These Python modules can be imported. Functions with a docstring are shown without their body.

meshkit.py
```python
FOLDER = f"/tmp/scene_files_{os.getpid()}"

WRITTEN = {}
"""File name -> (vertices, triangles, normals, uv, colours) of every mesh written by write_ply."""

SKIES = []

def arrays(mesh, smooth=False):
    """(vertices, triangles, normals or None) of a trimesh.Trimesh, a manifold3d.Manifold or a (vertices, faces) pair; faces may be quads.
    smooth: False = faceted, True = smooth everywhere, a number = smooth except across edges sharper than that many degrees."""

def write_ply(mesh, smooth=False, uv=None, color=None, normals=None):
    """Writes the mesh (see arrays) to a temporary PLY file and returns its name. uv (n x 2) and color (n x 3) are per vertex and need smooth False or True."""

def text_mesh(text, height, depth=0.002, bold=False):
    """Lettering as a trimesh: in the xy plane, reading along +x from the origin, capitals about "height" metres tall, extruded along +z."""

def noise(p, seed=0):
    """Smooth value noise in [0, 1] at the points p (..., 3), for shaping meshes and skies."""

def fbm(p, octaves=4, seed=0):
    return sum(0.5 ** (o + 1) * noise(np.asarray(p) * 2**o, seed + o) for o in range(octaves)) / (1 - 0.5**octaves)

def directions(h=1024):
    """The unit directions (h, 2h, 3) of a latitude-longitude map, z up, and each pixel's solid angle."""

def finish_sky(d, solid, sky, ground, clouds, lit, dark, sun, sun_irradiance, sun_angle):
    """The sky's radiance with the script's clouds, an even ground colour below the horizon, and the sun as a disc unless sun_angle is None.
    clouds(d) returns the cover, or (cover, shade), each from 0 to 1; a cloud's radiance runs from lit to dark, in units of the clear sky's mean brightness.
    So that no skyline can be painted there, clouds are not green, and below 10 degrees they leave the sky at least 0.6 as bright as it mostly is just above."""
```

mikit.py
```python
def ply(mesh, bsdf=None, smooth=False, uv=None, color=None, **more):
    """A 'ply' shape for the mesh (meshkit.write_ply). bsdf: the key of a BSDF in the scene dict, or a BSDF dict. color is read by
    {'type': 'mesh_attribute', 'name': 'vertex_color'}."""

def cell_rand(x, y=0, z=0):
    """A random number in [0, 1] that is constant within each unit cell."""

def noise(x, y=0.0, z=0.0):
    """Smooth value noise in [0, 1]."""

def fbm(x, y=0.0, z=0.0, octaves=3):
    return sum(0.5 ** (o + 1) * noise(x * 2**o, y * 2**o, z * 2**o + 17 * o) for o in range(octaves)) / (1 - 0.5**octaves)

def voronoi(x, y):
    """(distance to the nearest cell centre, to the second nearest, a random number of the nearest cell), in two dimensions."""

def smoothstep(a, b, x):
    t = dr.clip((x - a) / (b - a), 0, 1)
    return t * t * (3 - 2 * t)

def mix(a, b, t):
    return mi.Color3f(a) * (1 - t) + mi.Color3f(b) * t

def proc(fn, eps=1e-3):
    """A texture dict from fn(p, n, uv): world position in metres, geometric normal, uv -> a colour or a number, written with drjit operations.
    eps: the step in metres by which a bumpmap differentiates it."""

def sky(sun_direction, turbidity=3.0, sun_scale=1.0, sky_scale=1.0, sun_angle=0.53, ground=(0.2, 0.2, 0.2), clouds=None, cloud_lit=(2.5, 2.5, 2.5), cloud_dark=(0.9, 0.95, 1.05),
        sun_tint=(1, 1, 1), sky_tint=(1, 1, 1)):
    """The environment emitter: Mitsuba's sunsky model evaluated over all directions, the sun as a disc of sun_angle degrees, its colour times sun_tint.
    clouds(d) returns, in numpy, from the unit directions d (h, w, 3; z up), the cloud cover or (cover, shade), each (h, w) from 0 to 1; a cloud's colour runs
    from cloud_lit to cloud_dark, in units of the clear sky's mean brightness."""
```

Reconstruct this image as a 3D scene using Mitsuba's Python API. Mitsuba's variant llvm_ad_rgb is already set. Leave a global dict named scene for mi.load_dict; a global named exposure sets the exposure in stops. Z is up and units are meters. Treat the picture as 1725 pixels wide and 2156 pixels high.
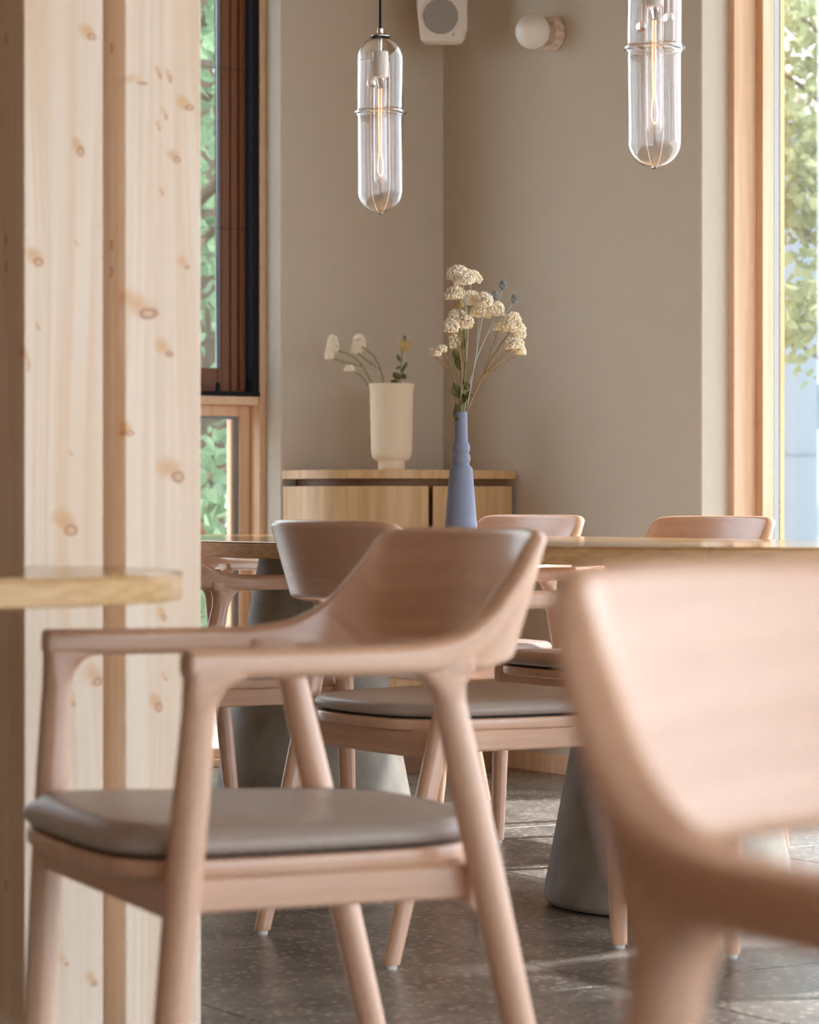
import math, random
import numpy as np, trimesh, shapely.geometry as sg
import drjit as dr, mitsuba as mi, mikit, meshkit
from scipy.interpolate import CubicSpline, PchipInterpolator

T = mi.ScalarTransform4f
rng = np.random.default_rng(7)
scene, labels = {}, {}

# ------------------------------------------------------------------ camera, sky, exposure
F, HC, VH = 6220.0, 0.7935, 1061.0          # focal length in pixels of the 1725 wide frame, eye height, horizon row
scene['camera'] = {'type': 'thinlens', 'fov': math.degrees(2 * math.atan(862.5 / F)), 'fov_axis': 'x',
                   'aperture_radius': 0.0072, 'focus_distance': 6.3, 'near_clip': 0.05, 'far_clip': 500.0,
                   'to_world': T().look_at(origin=[0, 0, HC], target=[0, 10, HC - 10 * (1078.0 - VH) / F], up=[0, 0, 1])}
exposure = 2.0


def clouds(d):
    n = meshkit.fbm(d * 3.0 + 5.0, 4)
    return np.ones(d.shape[:2]), np.clip((n - 0.35) * 0.9, 0, 1)


SUN_EL, SUN_AZ = math.radians(50), math.radians(32 - 12)      # from beyond the right wall, a little towards the camera
scene['sky'] = mikit.sky((math.cos(SUN_EL) * math.cos(SUN_AZ), math.cos(SUN_EL) * math.sin(SUN_AZ), math.sin(SUN_EL)), turbidity=4.0, sun_scale=2.2, sun_angle=4.0, sky_scale=1.0, clouds=clouds,
                         cloud_lit=(8.9, 9.8, 10.9), cloud_dark=(6.4, 7.1, 8.0), sun_tint=(0.80, 0.94, 1.30), ground=(0.30, 0.30, 0.28))

# ------------------------------------------------------------------ helpers
ROOM = 32.0                                  # the room is turned 32 degrees to the view; n runs towards the right wall, t towards the left one
CR, SR = math.cos(math.radians(ROOM)), math.sin(math.radians(ROOM))
RM = trimesh.transformations.rotation_matrix(math.radians(ROOM), [0, 0, 1])


def nt(n, t):
    return n * CR - t * SR, n * SR + t * CR


def room(m):
    m = m.copy(); m.apply_transform(RM); return m


def box(n0, n1, t0, t1, z0, z1, r=0.0):
    """A box in room coordinates, its edges chamfered by r."""
    e = np.array([n1 - n0, t1 - t0, z1 - z0], float)
    c = np.array([n0 + n1, t0 + t1, z0 + z1], float) / 2
    if r <= 0:
        m = trimesh.creation.box(e)
    else:
        p = []
        for s in np.ndindex(2, 2, 2):
            s = np.array(s) * 2 - 1
            for k in range(3):
                q = s * (e / 2 - r); q[k] = s[k] * e[k] / 2; p.append(q)
        m = trimesh.convex.convex_hull(np.array(p))
    m.apply_translation(c)
    return m


def cat(ms):
    return trimesh.util.concatenate(ms)


def lathe(profile, seg=48):
    m = trimesh.creation.revolve(np.array(profile, float), sections=seg)
    if m.volume < 0: m.invert()
    return m


def tube(points, radii, seg=10):
    P = np.asarray(points, float); n = len(P)
    R = np.broadcast_to(np.asarray(radii, float), (n,))
    tg = np.gradient(P, axis=0); tg /= np.linalg.norm(tg, axis=1, keepdims=True) + 1e-12
    a = np.cross(tg[0], [0.31, 0.87, 0.38]); a /= np.linalg.norm(a)
    V = []
    for i in range(n):
        a = a - tg[i] * (a @ tg[i]); a /= np.linalg.norm(a); b = np.cross(tg[i], a)
        th = np.arange(seg) * 2 * math.pi / seg
        V.append(P[i] + R[i] * (np.cos(th)[:, None] * a + np.sin(th)[:, None] * b))
    V = np.concatenate(V); Fc = []
    for i in range(n - 1):
        for j in range(seg):
            k = (j + 1) % seg
            Fc += [[i * seg + j, i * seg + k, (i + 1) * seg + k], [i * seg + j, (i + 1) * seg + k, (i + 1) * seg + j]]
    c0, c1 = len(V), len(V) + 1
    V = np.vstack([V, P[:1], P[-1:]])
    for j in range(seg):
        k = (j + 1) % seg
        Fc += [[c0, k, j], [c1, (n - 1) * seg + j, (n - 1) * seg + k]]
    return trimesh.Trimesh(V, Fc, process=False)


def smooth_path(pts, n=16):
    pts = np.asarray(pts, float)
    s = np.r_[0, np.cumsum(np.linalg.norm(np.diff(pts, axis=0), axis=1))]
    return CubicSpline(s, pts)(np.linspace(0, s[-1], n))


def loft(S):
    """Closed loops S (m, k, 3) joined into a capped surface; returns mesh and uv (metres along, metres around)."""
    S = np.asarray(S, float); m, k = S.shape[:2]
    along = np.r_[0, np.cumsum(np.linalg.norm(np.diff(S.mean(1), axis=0), axis=1))]
    L = np.concatenate([S, S[:, :1]], 1)
    around = np.concatenate([np.zeros((m, 1)), np.cumsum(np.linalg.norm(np.diff(L, axis=1), axis=2), 1)], 1)
    V = L.reshape(-1, 3); uv = np.stack([np.broadcast_to(along[:, None], around.shape), around], 2).reshape(-1, 2)
    i, j = np.meshgrid(np.arange(m - 1), np.arange(k), indexing='ij')
    a, b, c, d = i * (k + 1) + j, i * (k + 1) + j + 1, (i + 1) * (k + 1) + j + 1, (i + 1) * (k + 1) + j
    Fc = np.vstack([np.stack([a, b, c], -1).reshape(-1, 3), np.stack([a, c, d], -1).reshape(-1, 3)])
    n0 = len(V)
    V = np.vstack([V, S[0], S[0].mean(0)[None], S[-1], S[-1].mean(0)[None]])
    uv = np.vstack([uv, np.stack([np.zeros(k), np.arange(k) * 0.004], 1), [[0, 0.02]], np.stack([np.full(k, along[-1]), np.arange(k) * 0.004], 1), [[along[-1], 0.02]]])
    jj = np.arange(k); kk = (jj + 1) % k
    Fc = np.vstack([Fc, np.stack([n0 + kk, n0 + jj, np.full(k, n0 + k)], 1), np.stack([n0 + k + 1 + jj, n0 + k + 1 + kk, np.full(k, n0 + 2 * k + 1)], 1)])
    msh = trimesh.Trimesh(V, Fc, process=False)
    if msh.volume < 0:
        msh.faces = msh.faces[:, ::-1]
    return msh, uv


def key(name):
    if name not in scene and name not in used:
        used.add(name); return name
    i = 1
    while f'{name}_{i:03d}' in scene or f'{name}_{i:03d}' in used:
        i += 1
    used.add(f'{name}_{i:03d}'); return f'{name}_{i:03d}'


used = set()


def thing(name, label, category, group=None):
    k = key(name); labels[k] = {'label': label, 'category': category}
    if group: labels[k]['group'] = group
    return k


def add(parent, name, shape, label=None, kind=None):
    k = key(f'{parent}__{name}' if parent else name)
    scene[k] = shape
    if label or kind:
        labels[k] = {}
        if label: labels[k]['label'] = label
        if kind: labels[k]['kind'] = kind
    return k


def part(parent, name, mesh, bsdf, smooth=False, label=None, kind=None, **kw):
    return add(parent, name, mikit.ply(mesh, bsdf, smooth, **kw), label, kind)


def struct(name, mesh, bsdf, label, smooth=False):
    k = part(None, name, mesh, bsdf, smooth); labels[k] = {'label': label, 'kind': 'structure'}; return k


def one(name, mesh, bsdf, label, category, smooth=False, group=None):
    k = part(None, name, mesh, bsdf, smooth); labels[k] = {'label': label, 'category': category}
    if group: labels[k]['group'] = group
    return k


# ------------------------------------------------------------------ materials
def principled(color, rough=0.5, **kw):
    c = color if isinstance(color, dict) else {'type': 'rgb', 'value': list(color)}
    return {'type': 'twosided', 'bsdf': {'type': 'principled', 'base_color': c, 'roughness': rough, **kw}}


def beech(p, n, uv):
    u, v = uv.x, uv.y
    g = mikit.fbm(u * 3.0, v * 55.0, 0.7, 3)
    f = mikit.noise(u * 45.0, v * 420.0, 3.1)
    c = mikit.mix((0.585, 0.345, 0.218), (0.66, 0.415, 0.28), mikit.smoothstep(0.3, 0.7, g))
    return c * (0.95 + 0.07 * f)


def oak(p, n, uv):
    g = mikit.fbm(p.x * 6.0 + p.y * 3.0, (p.y - 0.4 * p.x) * 45.0, p.z * 120.0, 3)
    return mikit.mix((0.52, 0.315, 0.13), (0.63, 0.405, 0.19), mikit.smoothstep(0.3, 0.7, g))


def oak_vertical(p, n, uv):
    a = p.x * 70.0; b = p.y * 50.0
    g = mikit.fbm(a, b, p.z * 2.2, 3)
    return mikit.mix((0.52, 0.315, 0.14), (0.62, 0.405, 0.20), mikit.smoothstep(0.3, 0.7, g))


def pine_frame(p, n, uv):
    g = mikit.fbm(p.x * 60.0, p.y * 60.0, p.z * 2.0, 3)
    return mikit.mix((0.68, 0.43, 0.25), (0.78, 0.55, 0.36), mikit.smoothstep(0.25, 0.75, g))


def stone(p, n, uv):
    tile = mikit.cell_rand(dr.floor((p.x * CR + p.y * SR - 0.17) / 0.675), dr.floor((-p.x * SR + p.y * CR - 0.54) / 0.683), 4.0)
    g = mikit.fbm(p.x * 9.0, p.y * 9.0, 0.3, 4)
    d1, d2, r = mikit.voronoi(p.x * 60.0, p.y * 60.0)
    chip = mikit.smoothstep(0.46, 0.28, d1) * mikit.smoothstep(0.55, 0.9, r)
    d3, d4, r3 = mikit.voronoi(p.x * 110.0 + 9.0, p.y * 110.0)
    dark = mikit.smoothstep(0.5, 0.2, d3) * mikit.smoothstep(0.6, 0.9, r3)
    c = mikit.mix((0.10, 0.092, 0.08), (0.20, 0.18, 0.155), mikit.smoothstep(0.25, 0.75, g)) * (0.88 + 0.24 * tile)
    c = mikit.mix(c, (0.40, 0.34, 0.27), chip * 0.65)
    return mikit.mix(c, (0.05, 0.045, 0.04), dark * 0.7)


def plaster_bump(p, n, uv):
    return mikit.fbm(p.x * 160.0, p.y * 160.0, p.z * 160.0, 3)


def concrete(p, n, uv):
    g = mikit.fbm(p.x * 14.0, p.y * 14.0, p.z * 9.0, 4)
    d1, d2, r = mikit.voronoi((p.x + p.y * 0.6) * 60.0, p.z * 60.0)
    c = mikit.mix((0.20, 0.182, 0.148), (0.29, 0.268, 0.22), mikit.smoothstep(0.25, 0.75, g))
    return c * (1.0 - 0.35 * mikit.smoothstep(0.12, 0.04, d1) * mikit.smoothstep(0.8, 0.9, r))


def travertine(p, n, uv):
    g = mikit.fbm(p.x * 60.0, p.y * 60.0, p.z * 90.0, 3)
    return mikit.mix((0.52, 0.41, 0.32), (0.68, 0.56, 0.46), mikit.smoothstep(0.3, 0.65, g))


PROC = mikit.proc
scene['beech'] = principled(PROC(beech), 0.25, specular=0.8)
scene['oak'] = principled(PROC(oak), 0.40, specular=0.45)
scene['oak_top'] = {'type': 'twosided', 'bsdf': {'type': 'roughplastic', 'diffuse_reflectance': PROC(oak), 'alpha': 0.03, 'int_ior': 1.5, 'nonlinear': False}}
scene['oak_vertical'] = principled(PROC(oak_vertical), 0.5)
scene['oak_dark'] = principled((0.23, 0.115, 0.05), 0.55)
scene['pine_frame'] = principled(PROC(pine_frame), 0.5)
scene['brown_frame'] = principled((0.20, 0.075, 0.028), 0.5)
scene['stone'] = principled(PROC(stone), 0.30, specular=0.5)
scene['joint'] = principled((0.34, 0.33, 0.31), 0.8)
scene['plaster'] = {'type': 'twosided', 'bsdf': {'type': 'bumpmap', 'arbitrary': PROC(plaster_bump, 6e-4), 'scale': 0.0016,
                    'bsdf': {'type': 'diffuse', 'reflectance': {'type': 'rgb', 'value': [0.61, 0.545, 0.445]}}}}
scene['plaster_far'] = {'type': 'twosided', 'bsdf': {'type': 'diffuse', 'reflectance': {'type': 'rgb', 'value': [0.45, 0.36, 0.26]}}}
scene['ceiling_paint'] = {'type': 'twosided', 'bsdf': {'type': 'diffuse', 'reflectance': {'type': 'rgb', 'value': [0.36, 0.235, 0.13]}}}
scene['concrete'] = principled(PROC(concrete), 0.6, specular=0.35)
scene['leather'] = principled((0.37, 0.30, 0.25), 0.36, specular=0.5)
scene['gap'] = principled((0.012, 0.011, 0.01), 0.8)
scene['glide'] = principled((0.62, 0.62, 0.58), 0.5)
scene['glass_sheet'] = {'type': 'thindielectric', 'int_ior': 1.5}
scene['glass'] = {'type': 'dielectric', 'int_ior': 1.5}
scene['black'] = principled((0.010, 0.010, 0.014), 0.7, specular=0.2)
scene['gasket'] = principled((0.20, 0.23, 0.25), 0.4)
scene['metal'] = {'type': 'roughconductor', 'material': 'Al', 'alpha': 0.15}
scene['copper'] = {'type': 'roughconductor', 'material': 'Cu', 'alpha': 0.2}
scene['porcelain'] = principled((0.70, 0.68, 0.64), 0.35)
scene['cream_clay'] = principled((0.74, 0.62, 0.44), 0.75)
scene['blue_clay'] = principled((0.20, 0.232, 0.325), 0.8, specular=0.3)
scene['white_plastic'] = principled((0.78, 0.74, 0.68), 0.45)
scene['grille'] = principled((0.34, 0.32, 0.29), 0.6)
scene['opal'] = principled((0.84, 0.82, 0.76), 0.3)
scene['travertine'] = principled(PROC(travertine), 0.7)
scene['yarrow'] = principled((0.83, 0.75, 0.58), 0.9)
scene['stem'] = principled((0.22, 0.23, 0.10), 0.8)
scene['stem_brown'] = principled((0.30, 0.20, 0.09), 0.8)
scene['stem_grey'] = principled((0.36, 0.38, 0.33), 0.7)
scene['thistle'] = principled((0.17, 0.18, 0.20), 0.8)
scene['dry_leaf'] = principled((0.105, 0.115, 0.035), 0.75)
scene['rose'] = principled((0.48, 0.34, 0.13), 0.8)

# ------------------------------------------------------------------ the room
CN, CT = 4.97, 7.755                          # the corner: right wall at n = CN, left wall at t = CT
CEIL = 2.95
N0, T0 = -2.6, -2.3
struct('ceiling', room(box(N0 - .3, CN + .3, T0 - .3, CT + .3, CEIL, CEIL + .15)), 'ceiling_paint', 'plain ceiling over the dining room')

# floor: large stone tiles, joints recessed
struct('floor', room(box(N0 - .2, CN + .25, T0 - .2, CT + .25, -0.12, -0.0015)), 'joint', 'dark speckled stone tile floor with thin pale joints')
TN, TT = 0.675, 0.683
for i in range(-5, 8):
    for j in range(-6, 12):
        a0, a1 = 0.176 + i * TN + .0015, 0.176 + (i + 1) * TN - .0015
        b0, b1 = 0.54 + j * TT + .0015, 0.54 + (j + 1) * TT - .0015
        a0, a1, b0, b1 = max(a0, N0), min(a1, CN + .14), max(b0, T0), min(b1, CT + .14)
        if a1 - a0 > .05 and b1 - b0 > .05:
            part('floor', 'tile', room(box(a0, a1, b0, b1, -.02, 0, .0012)), 'stone')

# walls (plaster ends at the window openings, which show their reveals)
WN, WT = 4.39, 6.445                          # the wall ends beside window 1 and window 2
struct('wall_left', room(box(WN, CN + .226, CT, CT + .30, 0, CEIL, .004)), 'plaster', 'beige plaster wall left of the room corner')
struct('wall_right', room(box(CN, CN + .226, WT, CT + .30, 0, CEIL, .004)), 'plaster', 'beige plaster wall right of the room corner')
struct('wall_far_left', room(cat([box(N0, 2.55, CT, CT + .3, 0, CEIL), box(2.55, WN, CT, CT + .3, 2.62, CEIL)])), 'plaster_far', 'plaster wall beyond the left window')
struct('wall_back', room(box(N0 - .25, N0, T0, CT + .3, 0, CEIL)), 'wall_wood', 'wood lined wall at the left side of the room')
struct('baseboard_right', room(box(CN - .012, CN, WT, 7.40, 0, .053, .002)), 'pine_frame', 'light wood baseboard along the right wall')


def sash(nm, members, bsdf):
    for m in members:
        part(nm, 'frame', room(m), bsdf)


# window 1, in the left wall: full height, a transom at 1.1 m; the upper sash is dark with a black insect screen
FT = CT + .095
w1 = 'window_1'; labels[w1] = {'label': 'tall wooden window in the left wall beside the timber posts', 'kind': 'structure'}
zt0, zt1 = 1.094, 1.120
A0 = 2.55
part(w1, 'jamb', room(box(WN - .021, WN + .02, FT, CT + .30, 0, CEIL, .002)), 'pine_frame')
part(w1, 'jamb', room(box(A0 - .02, A0 + .02, FT, CT + .30, 0, 2.62, .002)), 'pine_frame')
part(w1, 'transom', room(box(A0, WN - .021, FT + .002, FT + .09, zt0, zt1, .002)), 'pine_frame')
part(w1, 'sill', room(box(A0, WN - .021, FT + .01, CT + .30, 0, .022, .002)), 'pine_frame')
st = FT + .062                                # plane of the sashes
low = part(w1, 'lower_sash', room(cat([box(WN - .056, WN - .021, st, st + .05, .022, zt0, .002), box(A0, WN - .056, st, st + .05, .022, .05, .002),
                                       box(A0, WN - .056, st, st + .05, zt0 - .034, zt0, .002)])), 'pine_frame', label='light wood lower sash')
part(low, 'gasket', room(cat([box(WN - .066, WN - .056, st + .012, st + .03, .05, zt0 - .034), box(A0, WN - .056, st + .012, st + .03, zt0 - .042, zt0 - .034)])), 'gasket', label='grey glazing gasket')
part(low, 'stop', room(box(WN - .075, WN - .066, st + .02, st + .05, .05, zt0 - .042)), 'pine_frame')
part(low, 'pane', room(box(A0, WN - .06, st + .028, st + .032, .05, zt0 - .036)), 'glass_sheet', label='clear glass pane')
up = part(w1, 'upper_sash', room(cat([box(WN - .060, WN - .040, st - .012, st + .05, zt1, CEIL, .002), box(WN - .084, WN - .060, st + .004, st + .05, zt1, CEIL, .002),
                                      box(WN - .112, WN - .084, st + .012, st + .05, zt1, CEIL, .002), box(A0, WN - .112, st + .012, st + .05, zt1 + .016, 1.205, .002),
                                      box(A0, WN - .060, st - .012, st + .05, zt1, zt1 + .018, .002)])), 'brown_frame', label='dark brown upper sash')
part(up, 'gasket', room(cat([box(WN - .124, WN - .112, st + .02, st + .034, 1.205, CEIL), box(A0, WN - .112, st + .02, st + .034, 1.197, 1.207)])), 'gasket')
part(up, 'pane', room(box(A0, WN - .115, st + .028, st + .032, 1.20, CEIL)), 'glass_sheet', label='clear glass pane')

isn = thing('insect_screen', 'black framed folding insect screen in the upper part of the left window', 'insect screen')
part(isn, 'side_channel', room(box(WN - .044, WN - .021, FT + .004, FT + .05, zt1 + .012, CEIL, .002)), 'black')
part(isn, 'bottom_rail', room(box(A0 + .02, WN - .021, FT - .004, FT + .045, zt1, zt1 + .013, .002)), 'black')
for z in (1.626, 2.11):
    part(isn, 'cord', room(box(A0 + .02, WN - .04, FT + .024, FT + .0252, z, z + .0014)), 'black')
cx0 = 4.235
part(isn, 'pull_cord', room(tube([[cx0 - .012, FT + .02, 2.9], [cx0 - .008, FT + .02, 1.8], [cx0, FT + .02, 1.16]], .0014, 6)), 'black')
part(isn, 'cord_toggle', room(box(cx0 - .006, cx0 + .006, FT + .014, FT + .026, 1.135, 1.16, .002)), 'black')

# window 2, in the right wall: full height glazing with timber mullions running towards the camera
FN = CN + .094
w2 = 'window_2'; labels[w2] = {'label': 'full height wooden window in the right wall beside the plaster', 'kind': 'structure'}
part(w2, 'jamb', room(box(FN, CN + .226, WT - .025, WT + .02, 0, CEIL, .002)), 'pine_frame')
part(w2, 'sill', room(box(FN, CN + .226, T0, WT - .025, 0, .03, .002)), 'pine_frame')
sn = FN + .078


def bay(t1, t0):
    sa = part(w2, 'sash', room(cat([box(sn, sn + .05, t1 - .028, t1, .03, CEIL, .002), box(sn, sn + .05, t0, t0 + .028, .03, CEIL, .002),
                                    box(sn, sn + .05, t0, t1, .03, .07, .002)])), 'pine_frame')
    part(sa, 'glazing_bead', room(box(sn + .050, sn + .0605, t1 - .028, t1 - .002, .07, CEIL)), 'gasket')
    part(sa, 'outer_stop', room(box(sn + .063, sn + .078, t1 - .030, t1 - .002, .07, CEIL, .001)), 'oak_vertical')
    part(sa, 'gasket', room(cat([box(sn + .040, sn + .050, t1 - .031, t1 - .028, .07, CEIL), box(sn + .045, sn + .050, t0 + .028, t0 + .036, .07, CEIL)])), 'gasket')
    part(sa, 'seal', room(box(sn + .0605, sn + .063, t1 - .0285, t1 - .002, .07, CEIL)), 'black', label='black rubber seal')
    part(sa, 'pane', room(box(sn + .034, sn + .037, t0 + .03, t1 - .03, .07, CEIL)), 'glass_sheet')


edges = [WT - .025, 4.55, 2.65, 0.75, T0 + .05]
for a, b in zip(edges[:-1], edges[1:]):
    bay(a, b + (.06 if b > T0 + .1 else 0))
    if b > T0 + .1:
        part(w2, 'mullion', room(box(FN, CN + .226, b, b + .06, 0, CEIL, .002)), 'pine_frame')
# window 3 behind the camera
w3 = 'window_3'; labels[w3] = {'label': 'full height window behind the camera', 'kind': 'structure'}
for x in (-0.9, 0.9, 2.9, 4.9):
    part(w3, 'mullion', room(box(x - .03, x + .03, T0 - .2, T0 - .05, 0, CEIL, .002)), 'pine_frame')
part(w3, 'sill', room(box(-.9, CN + .1, T0 - .2, T0 - .02, 0, .06, .002)), 'pine_frame')
struct('wall_front', room(box(N0 - .25, -0.9, T0 - .25, T0, 0, CEIL)), 'wall_wood', 'wood lined wall behind the camera')
part(w3, 'pane', room(box(-.9, CN + .1, T0 - .13, T0 - .126, .06, CEIL)), 'glass_sheet')

# ------------------------------------------------------------------ timber posts
PS, PY = 0.120, 4.06
PX1 = (51 - 862.5) / F * PY
P1n = PX1 * CR + PY * SR; P1t = -PX1 * SR + PY * CR
PX2, PY2 = (264 - 862.5) / F * 4.16, 4.16
P2n = PX2 * CR + PY2 * SR; P2t = -PX2 * SR + PY2 * CR


def px_to_face(u, v, t):
    """Room n and z of a knot seen on the plane t."""
    k = (u - 862.5) / F
    Y = t / (-k * SR + CR); X = k * Y
    return X * CR + Y * SR, HC + (VH - v) * Y / F


KNOTS = [(196, 78, 11, 8, P1t), (170, 322, 8, 12, P1t), (82, 553, 11, 10, P1t), (163, 516, 3, 5, P1t), (82, 692, 3, 4, P1t), (150, 1116, 14, 12, P1t), (150, 957, 3, 4, P1t), (60, 772, 3, 14, P1t),
         (205, 1437, 14, 12, P1t), (156, 1484, 6, 6, P1t), (200, 2070, 8, 8, P1t), (135, 1442, 5, 6, P1t), (140, 2030, 10, 8, P1t),
         (296, 175, 18, 6, P2t), (400, 227, 12, 8, P2t), (350, 246, 4, 7, P2t), (337, 160, 4, 7, P2t), (359, 168, 4, 7, P2t), (336, 272, 3, 6, P2t), (372, 337, 10, 7, P2t), (343, 409, 3, 4, P2t), (395, 562, 10, 8, P2t),
         (310, 660, 22, 14, P2t), (356, 745, 12, 10, P2t), (275, 912, 12, 7, P2t), (375, 1003, 18, 12, P2t), (345, 1300, 6, 7, P2t), (335, 1490, 8, 10, P2t), (350, 1430, 5, 6, P2t)]
KN = [(*px_to_face(u, v, t), rx * PY / F * 1.05, rz * PY / F, t) for u, v, rx, rz, t in KNOTS]
KN += [(P1n + .05, .79 + (VH - v) * .00066, .006, .009, None) for v in (75, 498, 556, 1860)]


def pine(p, n, uv):
    pn, pt = p.x * CR + p.y * SR, -p.x * SR + p.y * CR
    w = mikit.fbm(pn * 14.0, pt * 14.0, p.z * 1.3, 2)
    g = mikit.fbm(pn * 120.0 + w * 6.0, pt * 120.0, p.z * 1.2, 3)
    c = mikit.mix((0.80, 0.63, 0.47), (0.87, 0.74, 0.60), mikit.smoothstep(0.28, 0.72, g))
    c = mikit.mix(c, (0.78, 0.55, 0.34), mikit.smoothstep(0.5, 0.85, w) * 0.5)
    wob = (mikit.noise(pn * 60.0, p.z * 45.0, 1.0) - 0.5) * 0.8
    for kn, kz, rx, rz, t in KN:
        if t is None:
            d = dr.sqrt(dr.square((pt - (P1t + .06)) / rx) + dr.square((p.z - kz) / rz))
            on = dr.select(n.x < -0.6, mi.Float(1), mi.Float(0))
        else:
            d = dr.sqrt(dr.square((pn - kn) / rx) + dr.square((p.z - kz) / rz)) + wob
            on = dr.select(dr.abs(pt - t) < 0.02, mi.Float(1), mi.Float(0))
        a, b = pn - kn + rx * 1.1, p.z - kz - rz * 1.5
        ang = dr.sqrt(dr.square((a + b * 0.45) / (rx * 2.0)) + dr.square((b - a * 0.25) / (rz * 2.6))) + wob * 0.8
        c = mikit.mix(c, (0.70, 0.42, 0.20), mikit.smoothstep(1.15, 0.1, ang) * 0.75 * on)
        c = mikit.mix(c, (0.66, 0.40, 0.25), mikit.smoothstep(1.25, 0.7, d) * 0.55 * on)
        c = mikit.mix(c, (0.38, 0.17, 0.09), mikit.smoothstep(0.95, 0.6, d) * mikit.smoothstep(0.25, 0.6, d) * 0.6 * on)
    return c


scene['pine'] = principled(PROC(pine), 0.6, specular=0.3)
for n_, t_, what in ((P1n, P1t, 'pale knotty pine timber post at the left edge, nearer of the two'), (P2n, P2t, 'pale knotty pine timber post directly left of the window with the insect screen')):
    one('timber_post', room(box(n_, n_ + PS, t_, t_ + PS, 0, CEIL, .0015)), 'pine', what, 'post', group='pine timber posts')

# ------------------------------------------------------------------ dining chair: one set of part meshes, copied
RS = 22


def rrect(w, h, r, k=RS):
    """Rounded rectangle loop in (a, b), half sizes w and h."""
    r = min(r, w * .999, h * .999); q = []
    m = max(2, k // 4)
    for cx, cy, a0 in ((w - r, h - r, 0), (-w + r, h - r, 90), (-w + r, -h + r, 180), (w - r, -h + r, 270)):
        for a in np.linspace(a0, a0 + 90, m):
            q.append((cx + r * math.cos(math.radians(a)), cy + r * math.sin(math.radians(a))))
    return np.array(q)


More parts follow.
